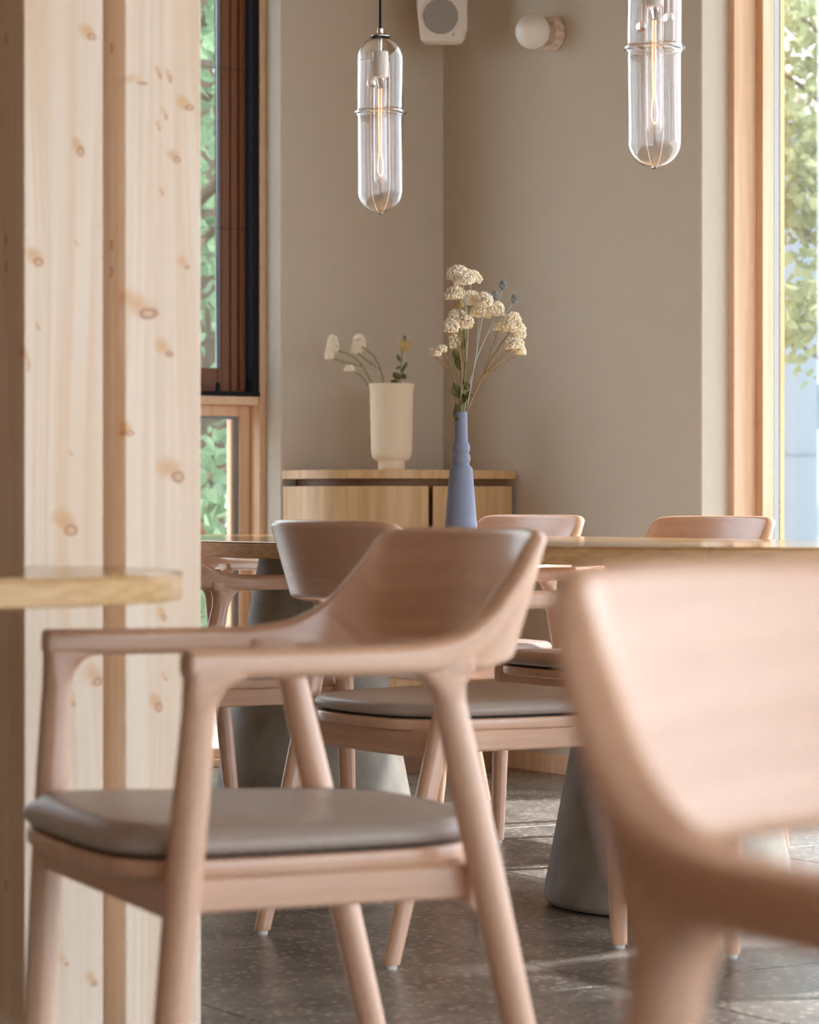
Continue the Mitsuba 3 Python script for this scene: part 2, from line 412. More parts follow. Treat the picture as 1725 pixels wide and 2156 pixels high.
def back_shell():
    C = np.array([  # xb, yb, zb, xt, yt, zt, half thickness
        [.271, .181, .611, .271, .181, .643, .0185], [.267, .06, .611, .267, .06, .6425, .0185], [.257, -.06, .611, .258, -.06, .643, .0185],
        [.246, -.118, .612, .249, -.120, .650, .0175], [.230, -.165, .614, .240, -.172, .676, .015], [.210, -.196, .618, .232, -.213, .721, .0125],
        [.190, -.216, .621, .223, -.241, .757, .0105], [.160, -.228, .6235, .196, -.257, .763, .0100], [.100, -.242, .6255, .125, -.275, .765, .0095], [0, -.250, .6265, 0, -.286, .765, .0092]])
    s = np.r_[0, np.cumsum(np.linalg.norm(np.diff((C[:, :2] + C[:, 3:5]) / 2, axis=0), axis=1))]
    full = np.vstack([C, (C * [-1, 1, 1, -1, 1, 1, 1])[-2::-1]])
    sf = np.r_[s, 2 * s[-1] - s[-2::-1]]
    f = PchipInterpolator(sf, full); fx = CubicSpline(sf, full)
    q = np.unique(np.r_[np.linspace(0, sf[-1], 81), [.0015, .004, sf[-1] - .0015, sf[-1] - .004]])
    P = fx(q); P[:, [2, 5, 6]] = f(q)[:, [2, 5, 6]]
    mid = (P[:, :3] + P[:, 3:6]) / 2
    tg = np.gradient(mid, axis=0); tg[:, 2] = 0; tg /= np.linalg.norm(tg, axis=1, keepdims=True)
    S = []
    for i in range(len(q)):
        up = P[i, 3:6] - P[i, :3]; h = np.linalg.norm(up) / 2; up /= 2 * h
        side = np.cross(tg[i], up); side /= np.linalg.norm(side)
        e = min(q[i], sf[-1] - q[i]); k = 1 if e > .005 else (.86, .95, .99)[0 if e < .001 else 1 if e < .003 else 2]
        L = rrect(P[i, 6] * k, h * (1 - (1 - k) * .8), min(.0105, P[i, 6] * .95), 28)
        S.append(mid[i] + L[:, :1] * side + L[:, 1:] * up)
    return loft(S)


def leg(x0, y0, x1, y1, ztop, flare_f, flare_b, R=.036):
    S = []
    zs = np.r_[.008, .0095, np.linspace(.02, ztop - R, 12), np.linspace(ztop - R, ztop, 10)[1:], ztop + .014]
    rad = PchipInterpolator([0, .25, .45, .6, .7], [.0145, .0188, .0198, .0178, .0176])
    for z in zs:
        a = min(z, ztop) / ztop
        cx, cy, r = x0 + (x1 - x0) * a, y0 + (y1 - y0) * a, float(rad(z)) * (.9 if z < .009 else 1)
        d = min(max(z - (ztop - R), 0), R); e = R - math.sqrt(R * R - d * d)
        th = np.arange(RS) * 2 * math.pi / RS
        sq = 2.0 + 1.6 * (d / R)
        c, s_ = np.cos(th), np.sin(th)
        px, py = np.sign(c) * np.abs(c) ** (2 / sq) * r, np.sign(s_) * np.abs(s_) ** (2 / sq)
        py = np.where(py > 0, py * (r + e * flare_f), py * (r + e * flare_b))
        S.append(np.stack([cx + px, cy + py, np.full(RS, z)], 1))
    return loft(S)


def mirror(m, uv):
    m = m.copy(); m.vertices[:, 0] *= -1; m.faces = m.faces[:, ::-1]; return m, uv


OUT = np.array([(0, .244), (.12, .240), (.188, .226), (.222, .198), (.233, .150), (.232, .02), (.224, -.07), (.206, -.14), (.165, -.19), (.09, -.215), (0, -.222)])
OUT = np.vstack([OUT, (OUT * [-1, 1])[-2:0:-1]])
_s = np.r_[0, np.cumsum(np.linalg.norm(np.diff(np.vstack([OUT, OUT[:1]]), axis=0), axis=1))]
OUTLINE = CubicSpline(_s, np.vstack([OUT, OUT[:1]]), bc_type='periodic')(np.linspace(0, _s[-1], 97)[:-1])


def rings(levels, center_top=True):
    """levels: (inset, z or function) from the bottom ring to the last top ring."""
    k = len(OUTLINE); V, uv = [], []
    for d, z in levels:
        p = OUTLINE * (1 - d / .225)
        zz = z(p) if callable(z) else np.full(k, z)
        V.append(np.c_[p, zz]); uv.append(np.c_[p[:, 1], p[:, 0]])
    n = len(levels); Fc = []
    j = np.arange(k); jj = (j + 1) % k
    for i in range(n - 1):
        Fc += [np.stack([i * k + j, (i + 1) * k + jj, i * k + jj], 1), np.stack([i * k + j, (i + 1) * k + j, (i + 1) * k + jj], 1)]
    c0, c1 = n * k, n * k + 1
    V = np.vstack(V + [[[0, 0, V[0][:, 2].mean()]], [[0, 0, V[-1][:, 2].mean()]]]); uv = np.vstack(uv + [[[0, 0]], [[0, 0]]])
    Fc += [np.stack([np.full(k, c0), j, jj], 1), np.stack([np.full(k, c1), (n - 1) * k + jj, (n - 1) * k + j], 1)]
    m = trimesh.Trimesh(V, np.vstack(Fc), process=False)
    if m.volume < 0: m.faces = m.faces[:, ::-1]
    return m, uv


def pad_top(h):
    return lambda p: h + .004 * np.clip(p[:, 1] / .2, -1, 1) - .010 * np.exp(-(p[:, 0] / .14) ** 2 - ((p[:, 1] + .02) / .12) ** 2)


PART = {}
PART['back_and_arms'] = ('beech',) + back_shell()
fl = leg(.235, .208, .271, .163, .613, 0.0, 1.0)
rl = leg(.238, -.265, .246, -.119, .614, .9, .5)
PART['front_leg'] = ('beech',) + fl; PART['front_leg_001'] = ('beech',) + mirror(*fl)
PART['rear_leg'] = ('beech',) + rl; PART['rear_leg_001'] = ('beech',) + mirror(*rl)
PART['seat_board'] = ('beech',) + rings([(.03, .3995), (.006, .3995), (.002, .402), (.002, .4165), (.005, .4195), (.03, .4195)])
PART['seat_gap'] = ('gap',) + rings([(.016, .4190), (.012, .4190), (.012, .4250), (.016, .4250)])
PART['seat_pad'] = ('leather',) + rings([(.03, .4235), (.010, .4235), (.002, .4255), (-.0015, .430), (-.002, .436), (.002, .443), (.010, .4475), (.018, pad_top(.4505)), (.03, pad_top(.452)),
                                         (.06, pad_top(.4535)), (.10, pad_top(.454)), (.14, pad_top(.454)), (.18, pad_top(.454)), (.21, pad_top(.454))])


def rail(p0, p1, z0, z1, w, bow=0.0):
    p0, p1 = np.array(p0, float), np.array(p1, float); S = []
    d = (p1 - p0) / np.linalg.norm(p1 - p0); s = np.array([-d[1], d[0]])
    for a in np.linspace(0, 1, 9):
        c = p0 + (p1 - p0) * a + s * bow * 4 * a * (1 - a)
        L = rrect(w, (z1 - z0) / 2, .006, 16)
        S.append(np.c_[c[0] + L[:, 0] * s[0], c[1] + L[:, 0] * s[1], (z0 + z1) / 2 + L[:, 1]])
    return loft(S)


rr_ = rail((.217, .175), (.212, -.162), .362, .401, .0105)
PART['side_rail'] = ('beech',) + rr_; PART['side_rail_001'] = ('beech',) + mirror(*rr_)
PART['front_rail'] = ('beech',) + rail((-.249, .178), (.249, .178), .357, .401, .0115)
PART['rear_rail'] = ('beech',) + rail((-.243, -.166), (.243, -.166), .353, .401, .0115, -.012)


def lathe_at(profile, x, y, seg=20):
    m = lathe(profile, seg); m.apply_translation([x, y, 0]); return m


for i, (x, y) in enumerate(((.235, .208), (-.235, .208), (.238, -.263), (-.238, -.263))):
    PART['glide' + (f'_{i:03d}' if i else '')] = ('glide', lathe_at([[0, 0], [.009, 0], [.010, .002], [.010, .009], [0, .009]], x, y), None)
PLY = {n: mikit.ply(m, b, 40 if uv is None else True, **({} if uv is None else {'uv': uv})) for n, (b, m, uv) in PART.items()}
# each leg's foot pad is a sub-part of that leg
UNDER = {'glide': 'front_leg', 'glide_001': 'front_leg_001', 'glide_002': 'rear_leg', 'glide_003': 'rear_leg_001'}


def chair(x, y, yaw, label, group='beech armchairs at the tables'):
    k = thing('dining_chair', label, 'chair', group)
    tw = T().translate([x, y, 0]).rotate([0, 0, 1], yaw - 90)
    for n, d in PLY.items():
        nm = f'{UNDER[n]}__glide' if n in UNDER else n
        kk = f'{k}__{nm}'; scene[kk] = {**d, 'to_world': tw}
        if n == 'seat_pad': labels[kk] = {'label': 'taupe leather seat pad'}
        if n.startswith('glide'): labels[kk] = {'label': 'white foot pad'}
    return k


chair(-.1685, 3.3706, 202.5, 'large beech armchair in front, drawn up sideways to the small round table')
chair(.076, 5.368, 30.3, 'beech armchair seen from behind at the oval table, below the cream vase')
chair(.3914, 1.3404, -57.7, 'out of focus pale armchair filling the lower right corner')
chair(.1089, 7.4837, 212.7, 'beech armchair across the oval table, its top edge right behind the blue vase')
chair(.5063, 6.813, 211.6, 'beech armchair across the oval table, its top edge in front of the right window')
chair(-.435, 6.50, 35.0, 'beech armchair at the oval table partly hidden by the timber posts')
chair(-.66, 7.98, -58.0, 'beech armchair at the far head of the oval table beside the left window')
chair(.873, 5.107, 122.0, 'beech armchair at the near head of the oval table, hidden by the blurred chair')

# ------------------------------------------------------------------ tables
TA, TB, TZ, TC, NC = 1.294, .586, .7157, 5.379, 3.538


def slab(poly, z0, z1, c=.003):
    """A polygon (n x 2) as a slab with chamfered edges."""
    p = sg.Polygon(poly); q = p.buffer(-c)
    a, b = np.array(p.exterior.coords)[:-1], np.array(q.exterior.coords)[:-1]
    parts = [trimesh.creation.extrude_polygon(p, z1 - z0 - 2 * c)]
    parts[0].apply_translation([0, 0, z0 + c])
    hull = np.vstack([np.c_[a, np.full(len(a), z0 + c)], np.c_[a, np.full(len(a), z1 - c)], np.c_[b, np.full(len(b), z0)], np.c_[b, np.full(len(b), z1)]])
    return trimesh.convex.convex_hull(hull)


ang = np.linspace(0, 2 * math.pi, 161)[:-1]
ell = sg.Polygon(np.c_[NC + TB * np.sin(ang), TC + TA * np.cos(ang)])
SEAM = 4.225
ot = thing('oval_table', 'long oval oak dining table on two concrete cones, with the blue vase on it', 'table')
for a, b in ((0, SEAM - .0012), (SEAM + .0012, 20)):
    pc = ell.intersection(sg.box(0, a, 20, b))
    q = np.array(pc.exterior.coords)[:-1]
    tp = part(ot, 'tabletop', room(slab(q, TZ - .004, TZ, .0015)), 'oak_top', 25)
    part(tp, 'edge_band', room(slab(q, TZ - .0345, TZ - .004, .002)), 'oak', 25)


def cone(rb, rt, h, n, t):
    rbev = .018; pr = [[0, .004], [rb - .02, .004]]
    pr += [[rb - .02 + rbev * math.sin(a), .004 + rbev - rbev * math.cos(a)] for a in np.linspace(0, math.radians(80), 7)[1:]]
    pr += [[rb + (rt - rb) * s, .022 + (h - .022) * s] for s in np.linspace(.02, 1, 12)] + [[0, h]]
    m = lathe(pr, 72); x, y = nt(n, t); m.apply_translation([x, y, 0]); return m


for n_, t_ in ((NC, 4.69), (3.573, 6.16)):
    part(ot, 'pedestal', cone(.250, .1255, TZ - .0345, n_, t_), 'concrete', 35, label='grey concrete cone pedestal')
RX, RY, RR = -.668, 3.40, .405
rt = thing('round_table', 'small round oak table at the left edge in front of the timber posts', 'table')
m = slab(np.c_[RX + RR * np.cos(ang), RY + RR * np.sin(ang)], TZ - .004, TZ, .0015)
tp = part(rt, 'tabletop', m, 'oak_top', 25)
part(tp, 'edge_band', slab(np.c_[RX + RR * np.cos(ang), RY + RR * np.sin(ang)], TZ - .032, TZ - .004, .002), 'oak', 25)
rn, rtt = RX * CR + RY * SR, -RX * SR + RY * CR
part(rt, 'pedestal', cone(.19, .09, TZ - .032, rn, rtt), 'concrete', 35)

FX, FY = -.42, .25
ft = thing('cafe_table', 'out of focus oak table edge in the lower left corner', 'table')
tp = part(ft, 'tabletop', slab(np.c_[FX + .40 * np.cos(ang), FY + .40 * np.sin(ang)], TZ - .004, TZ, .0015), 'oak_top', 25)
part(tp, 'edge_band', slab(np.c_[FX + .40 * np.cos(ang), FY + .40 * np.sin(ang)], TZ - .032, TZ - .004, .002), 'oak', 25)
part(ft, 'pedestal', cone(.19, .09, TZ - .032, FX * CR + FY * SR, -FX * SR + FY * CR), 'concrete', 35)

# ------------------------------------------------------------------ corner cabinet
CD, CZ = .405, .894
N1, T1 = WN + .004, CT - CD


def cab_outline(inset, r=.24):
    n0, t1 = N1 + inset, T1 + inset
    arc = [(n0 + r - r * math.cos(a), t1 + r - r * math.sin(a)) for a in np.linspace(0, math.pi / 2, 25)]
    return [(n0, CT - .002)] + arc + [(CN - .002, t1)]


cb = thing('corner_cabinet', 'oak corner cabinet with a rounded front under the cream vase', 'cabinet')


def cab_prism(o, z0, z1):
    m = trimesh.creation.extrude_polygon(sg.Polygon(o), z1 - z0); m.apply_translation([0, 0, z0]); return room(m)


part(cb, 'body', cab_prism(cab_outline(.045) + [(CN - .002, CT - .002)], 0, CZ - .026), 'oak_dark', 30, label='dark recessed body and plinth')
part(cb, 'top', cab_prism(cab_outline(-.004) + [(CN - .002, CT - .002)], CZ - .0255, CZ), 'oak_vertical', 30)


def panel(s0, s1, z0, z1, th=.02):
    o = np.array(cab_outline(.0)[0:]); i = np.array(cab_outline(th, .22)[0:])
    def cut(P, a, b):
        L = np.r_[0, np.cumsum(np.linalg.norm(np.diff(P, axis=0), axis=1))]; L /= L[-1]
        f = lambda s: np.array([np.interp(s, L, P[:, 0]), np.interp(s, L, P[:, 1])]).T
        return f(np.linspace(a, b, 30))
    return cab_prism(np.vstack([cut(o, s0, s1), cut(i, s0, s1)[::-1]]), z0, z1)


SP = 0.655
for a, b in ((.002, SP - .009), (SP + .009, .985)):
    part(cb, 'door', panel(a, b, .302, .846), 'oak_vertical', 30)
    part(cb, 'drawer_front', panel(a, b, .105, .288), 'oak_vertical', 30)

# ------------------------------------------------------------------ pendant lamps


def pend(x, y, zf, label, balls, turn):
    k = thing('pendant_lamp', label, 'lamp', 'glass pendant lamps over the oval table')
    at = lambda m: (m.apply_transform(trimesh.transformations.rotation_matrix(turn, [0, 0, 1])), m.apply_translation([x, y, zf]))[0]
    r, th = .0530, .0022

    def dome(zc, rr, up, n=14):
        return [(rr * math.cos(a), zc + up * rr * .94 * math.sin(a)) for a in np.linspace(0, math.pi / 2, n)]
    # upper bell, open below, with half of the flange
    o = [(r + .0075, .0005), (r + .0075, .0022), (r + .003, .004), (r, .009)] + [(q[0], q[1]) for q in dome(.126, r, 1)][:-1] + [(.011, .1755)]
    i = [(.011, .1735)] + [(q[0], q[1]) for q in dome(.126, r - th, 1)][::-1][1:] + [(r - th, .003), (r - th + .001, .0005)]
    part(k, 'glass_upper', at(lathe(o + i + [o[0]], 64)), 'glass', 30, label='clear glass upper half')
    o = [(r + .0075, -.0005), (r + .0075, -.0022), (r + .002, -.004), (r - .001, -.010)] + [(q[0], q[1]) for q in dome(-.183, r - .001, -1)][:-1] + [(.004, -.2345), (0, -.2375)]
    i = [(0, -.2315)] + [(q[0], q[1]) for q in dome(-.183, r - .001 - th, -1)][::-1][1:] + [(r - .001 - th, -.004), (r - th, -.0005)]
    part(k, 'glass_lower', at(lathe(o + i + [o[0]], 64)), 'glass', 30, label='clear glass lower half')
    part(k, 'cap', at(lathe([[0, .1765], [.021, .1765], [.021, .1785], [.012, .183], [.007, .185], [.0065, .195], [.0055, .196], [0, .196]], 32)), 'metal', 30, label='steel cap')
    part(k, 'washer', at(lathe([[.0, .1757], [.023, .1757], [.023, .1764], [0, .1764]], 32)), 'black')
    part(k, 'cord', at(tube([[0, 0, .195], [0, 0, CEIL - zf]], .0030, 10)), 'black', True, label='black cord')
    so = part(k, 'socket', at(lathe([[0, .142], [.0165, .142], [.0178, .140], [.0178, .084], [.0165, .082], [0, .082]], 40)), 'porcelain', 30, label='white lamp socket')
    part(so, 'nipple', at(tube([[0, 0, .142], [0, 0, .1755]], .004, 12)), 'metal', True)
    bo = [(.013, .082), (.0145, .070), (.0145, -.153)] + [(.0145 * math.cos(a), -.153 - .0145 * math.sin(a)) for a in np.linspace(.1, math.pi / 2, 9)]
    bo[-1] = (0, bo[-1][1])
    bu = part(k, 'bulb', at(lathe(bo, 40)), 'glass_sheet', 30, label='long clear tube bulb')
    part(bu, 'stem', at(lathe([[0, .08], [.009, .08], [.007, .072], [.0035, .058], [0, .056]], 20)), 'glass', 30)
    em = {'type': 'area', 'radiance': {'type': 'rgb', 'value': [0.62, 0.2, 0.085]}}
    A = [[-.0030, 0, .056], [-.0030, 0, .0], [-.0026, 0, -.06], [-.0030, 0, -.10], [-.0052, .001, -.122], [-.0040, .001, -.140], [0.0, 0, -.148]]
    B = [[.0030, 0, .056], [.0030, 0, .0], [.0020, 0, -.06], [.0024, 0, -.095], [.0056, -.001, -.118], [.0046, -.001, -.138], [.0, 0, -.148]]
    for q in (A, B):
        fm = at(tube(smooth_path(q, 40), .0015, 6))
        add(bu, 'filament', mikit.ply(fm, 'copper', True, emitter=em))
    part(bu, 'support', at(tube([[0, 0, .06], [0, 0, -.14]], .0004, 6)), 'metal', True)
    # copper wires running down to the tip
    for s in (-1, 1):
        w = smooth_path([[s * .018, s * .004, .120], [s * .021, s * .008, .02], [s * .021, s * .010, -.12], [s * .017, s * .008, -.195], [s * .004, 0, -.2315]], 40)
        part(k, 'wire', at(tube(w, .0009, 6)), 'copper', True, label='copper wire')
    th2 = np.linspace(0, 2 * math.pi, 49)
    part(k, 'wire_ring', at(tube(np.c_[.0492 * np.cos(th2), .0492 * np.sin(th2), np.full(49, .003)], .0007, 6)), 'copper', True, label='thin copper ring')
    part(k, 'hook', at(tube([[-.0525, 0, .1225], [-.03, 0, .1255], [-.0175, 0, .127]], .0009, 6)), 'copper', True)
    for bx, by, bz, top in balls:
        b = trimesh.creation.icosphere(subdivisions=3, radius=.0105); b.apply_translation([bx, by, bz])
        gb = part(k, 'glass_ball', at(b), 'glass', True, label='small clear glass ball')
        part(gb, 'loop', at(tube([[bx, by, bz + .002], [bx - .001, by, top]], .0013, 6)), 'copper', True)


Y1, Y2 = 6.86, 5.80
pend((801 - 862.5) / F * Y1, Y1, HC + (VH - 238) * Y1 / F, 'slim glass pendant lamp hanging over the oval table, left of the two', [(-.0195, -.004, .068, .128)], 0.0)
pend((1378 - 862.5) / F * Y2, Y2, HC + (VH - 103) * Y2 / F, 'slim glass pendant lamp hanging near the right window, cut by the top of the frame', [(-.026, 0, .042, .085), (.030, .004, .062, .12)], 0.25)

# ------------------------------------------------------------------ wall lamp and loudspeaker
SY = 8.69; SX = (1172 - 862.5) / F * SY
sz = HC + (VH - 72) * SY / F
sn_, st_ = SX * CR + SY * SR, -SX * SR + SY * CR
sc = thing('wall_lamp', 'wall lamp with a white globe on a round stone base', 'lamp')


def on_wall(m, off):
    m = m.copy(); m.apply_transform(trimesh.transformations.rotation_matrix(-math.pi / 2, [0, 1, 0]))
    m.apply_translation([CN - off, st_, sz]); return room(m)


part(sc, 'base', on_wall(lathe([[0, 0], [.047, 0], [.051, .004], [.051, .030], [.048, .034], [0, .034]], 48), 0), 'travertine', 30, label='round beige stone base')
g = trimesh.creation.icosphere(subdivisions=4, radius=.051)
part(sc, 'globe', on_wall(g, .083), 'opal', True, label='white opal glass globe')

spk = thing('loudspeaker', 'white loudspeaker with a round grille high in the room corner', 'speaker')
SPY = 8.86; spx = (931.5 - 862.5) / F * SPY
zb = HC + (VH - 88) * SPY / F


def sprism(o, y0, y1, r):
    p = sg.Polygon(o).buffer(-r).buffer(r, 12)
    m = trimesh.creation.extrude_polygon(p, y1 - y0); m.apply_transform(trimesh.transformations.rotation_matrix(math.pi / 2, [1, 0, 0])); m.apply_translation([0, y1, 0]); return m


sc_ = SPY / F


def spx_pt(u, v):
    return ((u - 931.5) * sc_, (88 - v) * sc_)


outl = [spx_pt(886, 87), spx_pt(976, 89), spx_pt(985, 60), spx_pt(985, -70), spx_pt(878, -70), spx_pt(878, 10)]
lay = []
for d, ins in ((0, .006), (.004, .002), (.012, 0), (.09, .004), (.13, .02)):
    lay.append((d, sg.Polygon(outl).buffer(-.012 - ins).buffer(.012, 10)))
L_ = []
for d, p in lay:
    q = np.array(p.exterior.coords)[:-1]; s = np.linspace(0, 1, 97)[:-1]
    pts = np.array([p.exterior.interpolate(a, normalized=True).coords[0] for a in s])
    L_.append(np.c_[spx + pts[:, 0], np.full(96, SPY + d), zb + pts[:, 1]])
part(spk, 'cabinet', loft(L_)[0], 'white_plastic', 40)
gx, gz = spx_pt(928, 35)
gd = lathe([[0, 0], [.050, 0], [.053, -.002], [.053, .004], [0, .004]], 48); gd.apply_transform(trimesh.transformations.rotation_matrix(-math.pi / 2, [1, 0, 0])); gd.apply_translation([spx + gx, SPY - .0035, zb + gz])
part(spk, 'grille', gd, 'grille', 30, label='grey round grille')
dx, dz = spx_pt(955, 73)
dd = trimesh.creation.icosphere(subdivisions=2, radius=.0026); dd.apply_translation([spx + dx, SPY, zb + dz])
part(spk, 'indicator', dd, 'black', True)
part(spk, 'bracket', box(-.012, .012, 0, .20, -.012, .012).apply_translation([spx, SPY + .12, zb + .12]), 'white_plastic')

# ------------------------------------------------------------------ vases and dried flowers
VY = 6.25


def P(u, v, y):
    return np.array([(u - 862.5) / F * y, y, HC + (VH - v) * y / F])


def vase(name, label, prof, x, y, z, bsdf, wall=.004):
    o = [(r, h) for r, h in prof]
    i = [(max(r - wall, .002), h) for r, h in prof[::-1] if h > .02] + [(0, .02)]
    m = lathe([[0, 0]] + o + i, 72); m.apply_translation([x, y, z])
    return one(name, m, bsdf, label, 'vase', 40)


s = VY / F; vx = (971 - 862.5) / F * VY
vb = VH + (HC - TZ) * F / VY
pf = [(.0345, .0), (.0365, .003)] + [((36.3 - (vb - v) * .0785) * s, (vb - v) * s) for v in np.linspace(vb - 6, 990, 10)]
pf += [(24.2 * s, (vb - 987) * s), (23.0 * s, (vb - 984) * s), (18 * s, (vb - 979.5) * s)]
for c_, h_, r_, p_ in ((965.5, 9.5, 20.0, 16.6), (943, 10.5, 19.2, 15.0)):
    pf += [((p_ + (r_ - p_) * math.cos(a)) * s, (vb - c_ + h_ * math.sin(a)) * s) for a in np.linspace(-1.35, 1.35, 11)]
pf += [(14.4 * s, (vb - 930) * s), (13.7 * s, (vb - 900) * s), (13.4 * s, (vb - 870) * s), (12.6 * s, (vb - 867) * s)]
vase('blue_vase', 'tall slim dusty blue vase with two rings round its neck, on the oval table', pf, vx, VY, TZ, 'blue_clay')

CVY = 8.72; s2 = CVY / F; cvx = (824.5 - 862.5) / F * CVY
vb2 = VH - (CZ - HC) * F / CVY
pf2 = [(27 * s2, 0), (28.2 * s2, 2 * s2), (28 * s2, 16 * s2), (29 * s2, 19 * s2)]
pf2 += [((29 + 13.8 * math.sin(a)) * s2, (19 + 20 * (1 - math.cos(a))) * s2) for a in np.linspace(.1, math.pi / 2, 9)]
pf2 += [(43.2 * s2, (vb2 - 930) * s2), (44.6 * s2, (vb2 - 860) * s2), (45.2 * s2, (vb2 - 830) * s2), (46.0 * s2, (vb2 - 818) * s2), (48 * s2, (vb2 - 811) * s2), (48 * s2, (vb2 - 808) * s2)]
vase('cream_vase', 'wide cream clay vase on a narrow foot, on the corner cabinet', pf2, cvx, CVY, CZ, 'cream_clay')


def florets(c, rx, ry, rz, n, size, r):
    """A dense yarrow head: small knobbly balls over a lumpy dome."""
    b0 = trimesh.creation.icosphere(subdivisions=1, radius=1.0); out = []
    lumps = r.normal(size=(6, 3)); lumps /= np.linalg.norm(lumps, axis=1, keepdims=True)
    for i in range(n):
        d = r.normal(size=3); d /= np.linalg.norm(d)
        if d[2] < -0.55: d[2] *= -1
        k = .74 + .36 * max(0, float(np.max(lumps @ d)) - .45) + r.uniform(-.10, .08)
        q = b0.copy(); q.vertices = q.vertices * (size * r.uniform(.6, 1.35)) * (1 + .20 * r.normal(size=(len(q.vertices), 1)))
        q.apply_translation(c + d * np.array([rx, ry, rz]) * k); out.append(q)
    core = trimesh.creation.icosphere(subdivisions=2, radius=.58); core.vertices *= [rx, ry, rz]; core.apply_translation(c)
    return cat(out + [core])


def sprigs(path, n, r, length=.008, rad=.0005):
    out = []
    for a in np.linspace(.25, .95, n):
        i = min(int(a * (len(path) - 1)), len(path) - 2); p = path[i]; tdir = path[i + 1] - path[i]; tdir /= np.linalg.norm(tdir)
        d = r.normal(size=3); d -= tdir * (d @ tdir); d /= np.linalg.norm(d)
        e = p + d * length * r.uniform(.6, 1.2) + tdir * length * .9
        out.append(tube([p, (p + e) / 2 + d * .001, e], [rad, rad * 1.3, rad * .4], 5))
    return cat(out)


def flower(label, base, heads, mid, scale, y0, r, stem_b='stem', n=300, leafy=0, group='dried yarrow stems in the vases', nm='dried_yarrow', srad=.0016):
    """heads: (u, v, half width px, half height px, depth offset)."""
    k = thing(nm, label, 'flower', group)
    for q, (u, v, hx, hy, dy) in enumerate(heads):
        c = P(u, v, y0 + dy)
        pth = smooth_path([base, base * .5 + mid * .5 + [0, dy * .15, 0], mid + [0, dy * .5, 0], c - [0, 0, hy * scale * .35]], 22) if q == 0 else smooth_path([mid, (mid + c) / 2 + [0, dy * .2, -.004], c - [0, 0, hy * scale * .35]], 14)
        part(k, 'stem', tube(pth, srad if q == 0 else srad * .7, 7), stem_b, True, label='thin dry stem')
        if leafy: part(k, 'leaflet', sprigs(pth, leafy, r), stem_b, True, kind='stuff')
        part(k, 'flower_head', florets(c, hx * scale, hx * scale * .9, hy * scale, n, .0023 * scale / .001, r), 'yarrow', 50, label='cream cluster of tiny blooms')
    return k


r = np.random.default_rng(11)
B_ = lambda du, dy=0: P(971 + du, 905, VY) + [0, dy, 0]
sv = VY / F
flower('cream dried yarrow with the topmost head of the bouquet in the blue vase', B_(-3), [(962, 577, 25, 19, .0), (992, 585, 24, 20, .02), (975, 592, 22, 14, -.03)], P(985, 700, VY), sv, VY, r, 'stem_grey')
flower('cream dried yarrow just under the topmost head of the bouquet', B_(2, .004), [(957, 620, 23, 19, -.02), (990, 632, 22, 20, .01)], P(981, 730, VY), sv, VY, r, 'stem')
flower('cream dried yarrow in the middle of the bouquet, its heads running to the right', B_(5), [(1019, 636, 20, 20, -.02), (1044, 655, 20, 20, .01), (1010, 660, 26, 15, .02)], P(1000, 760, VY), sv, VY, r, 'stem_grey')
flower('cream dried yarrow with a broad head left in the middle of the bouquet', B_(-5), [(950, 690, 20, 18, -.03), (978, 682, 23, 20, -.01), (962, 665, 20, 13, .0), (957, 722, 12, 20, .01)], P(972, 780, VY), sv, VY, r, 'stem_brown', leafy=8)
flower('cream dried yarrow leaning furthest right out of the blue vase', B_(-7, -.004), [(1079, 683, 24, 29, .0), (1094, 700, 13, 22, .02), (1082, 726, 22, 16, -.02), (1096, 740, 12, 10, .0), (1050, 690, 12, 9, .03)], P(1018, 790, VY), sv, VY, r, 'stem_brown', leafy=10)
flower('small cream dried yarrow drooping left of the bouquet', B_(-6, .004), [(930, 736, 13, 9, .0), (911, 741, 9, 7, .01), (920, 745, 8, 6, -.01)], P(955, 790, VY), sv, VY, r, 'stem_brown', n=130, leafy=6)

# thistle, dry leaves and a dark dried rose in the blue vase
th = thing('dried_thistle', 'grey blue thistle stem rising behind the yarrow in the blue vase', 'flower')
fork = P(1028, 700, VY + .02)
part(th, 'stem', tube(smooth_path([B_(4), P(990, 800, VY + .01), fork], 20), .0014, 7), 'stem_grey', True)
for u, v, dy in ((1059, 601, .02), (1043, 622, .0), (1084, 630, .03)):
    c = P(u, v, VY + dy)
    part(th, 'stem', tube(smooth_path([fork, (fork + c) / 2 + [.002, 0, -.004], c], 12), .0009, 6), 'stem_grey', True)
    b = trimesh.creation.icosphere(subdivisions=3, radius=1.0); b.vertices *= np.array([7.5, 7.5, 10.5]) * sv
    b.vertices *= 1 + .10 * (meshkit.noise(b.vertices * 900.0)[:, None] - .3); b.apply_translation(c)
    hd = part(th, 'flower_head', b, 'thistle', False, label='small grey blue cone head')
    sp = []
    for i in range(14):
        a = i / 14 * 2 * math.pi + r.uniform(0, .4); L0 = r.uniform(14, 24) * sv
        e = c + [math.cos(a) * L0 * .8, math.sin(a) * L0 * .8, -7 * sv + L0 * r.uniform(.2, .8)]
        sp.append(tube([c - [0, 0, 8 * sv], (c + e) / 2 - [0, 0, 3 * sv], e], [.0006, .0008, .0002], 5))
    for i in range(60):
        d = r.normal(size=3); d /= np.linalg.norm(d); q = c + d * np.array([7.5, 7.5, 10.5]) * sv
        sp.append(tube([q, q + (d + [0, 0, .4]) * .0018], [.0004, .0001], 4))
    part(hd, 'bract', cat(sp), 'stem_grey', True, kind='stuff')


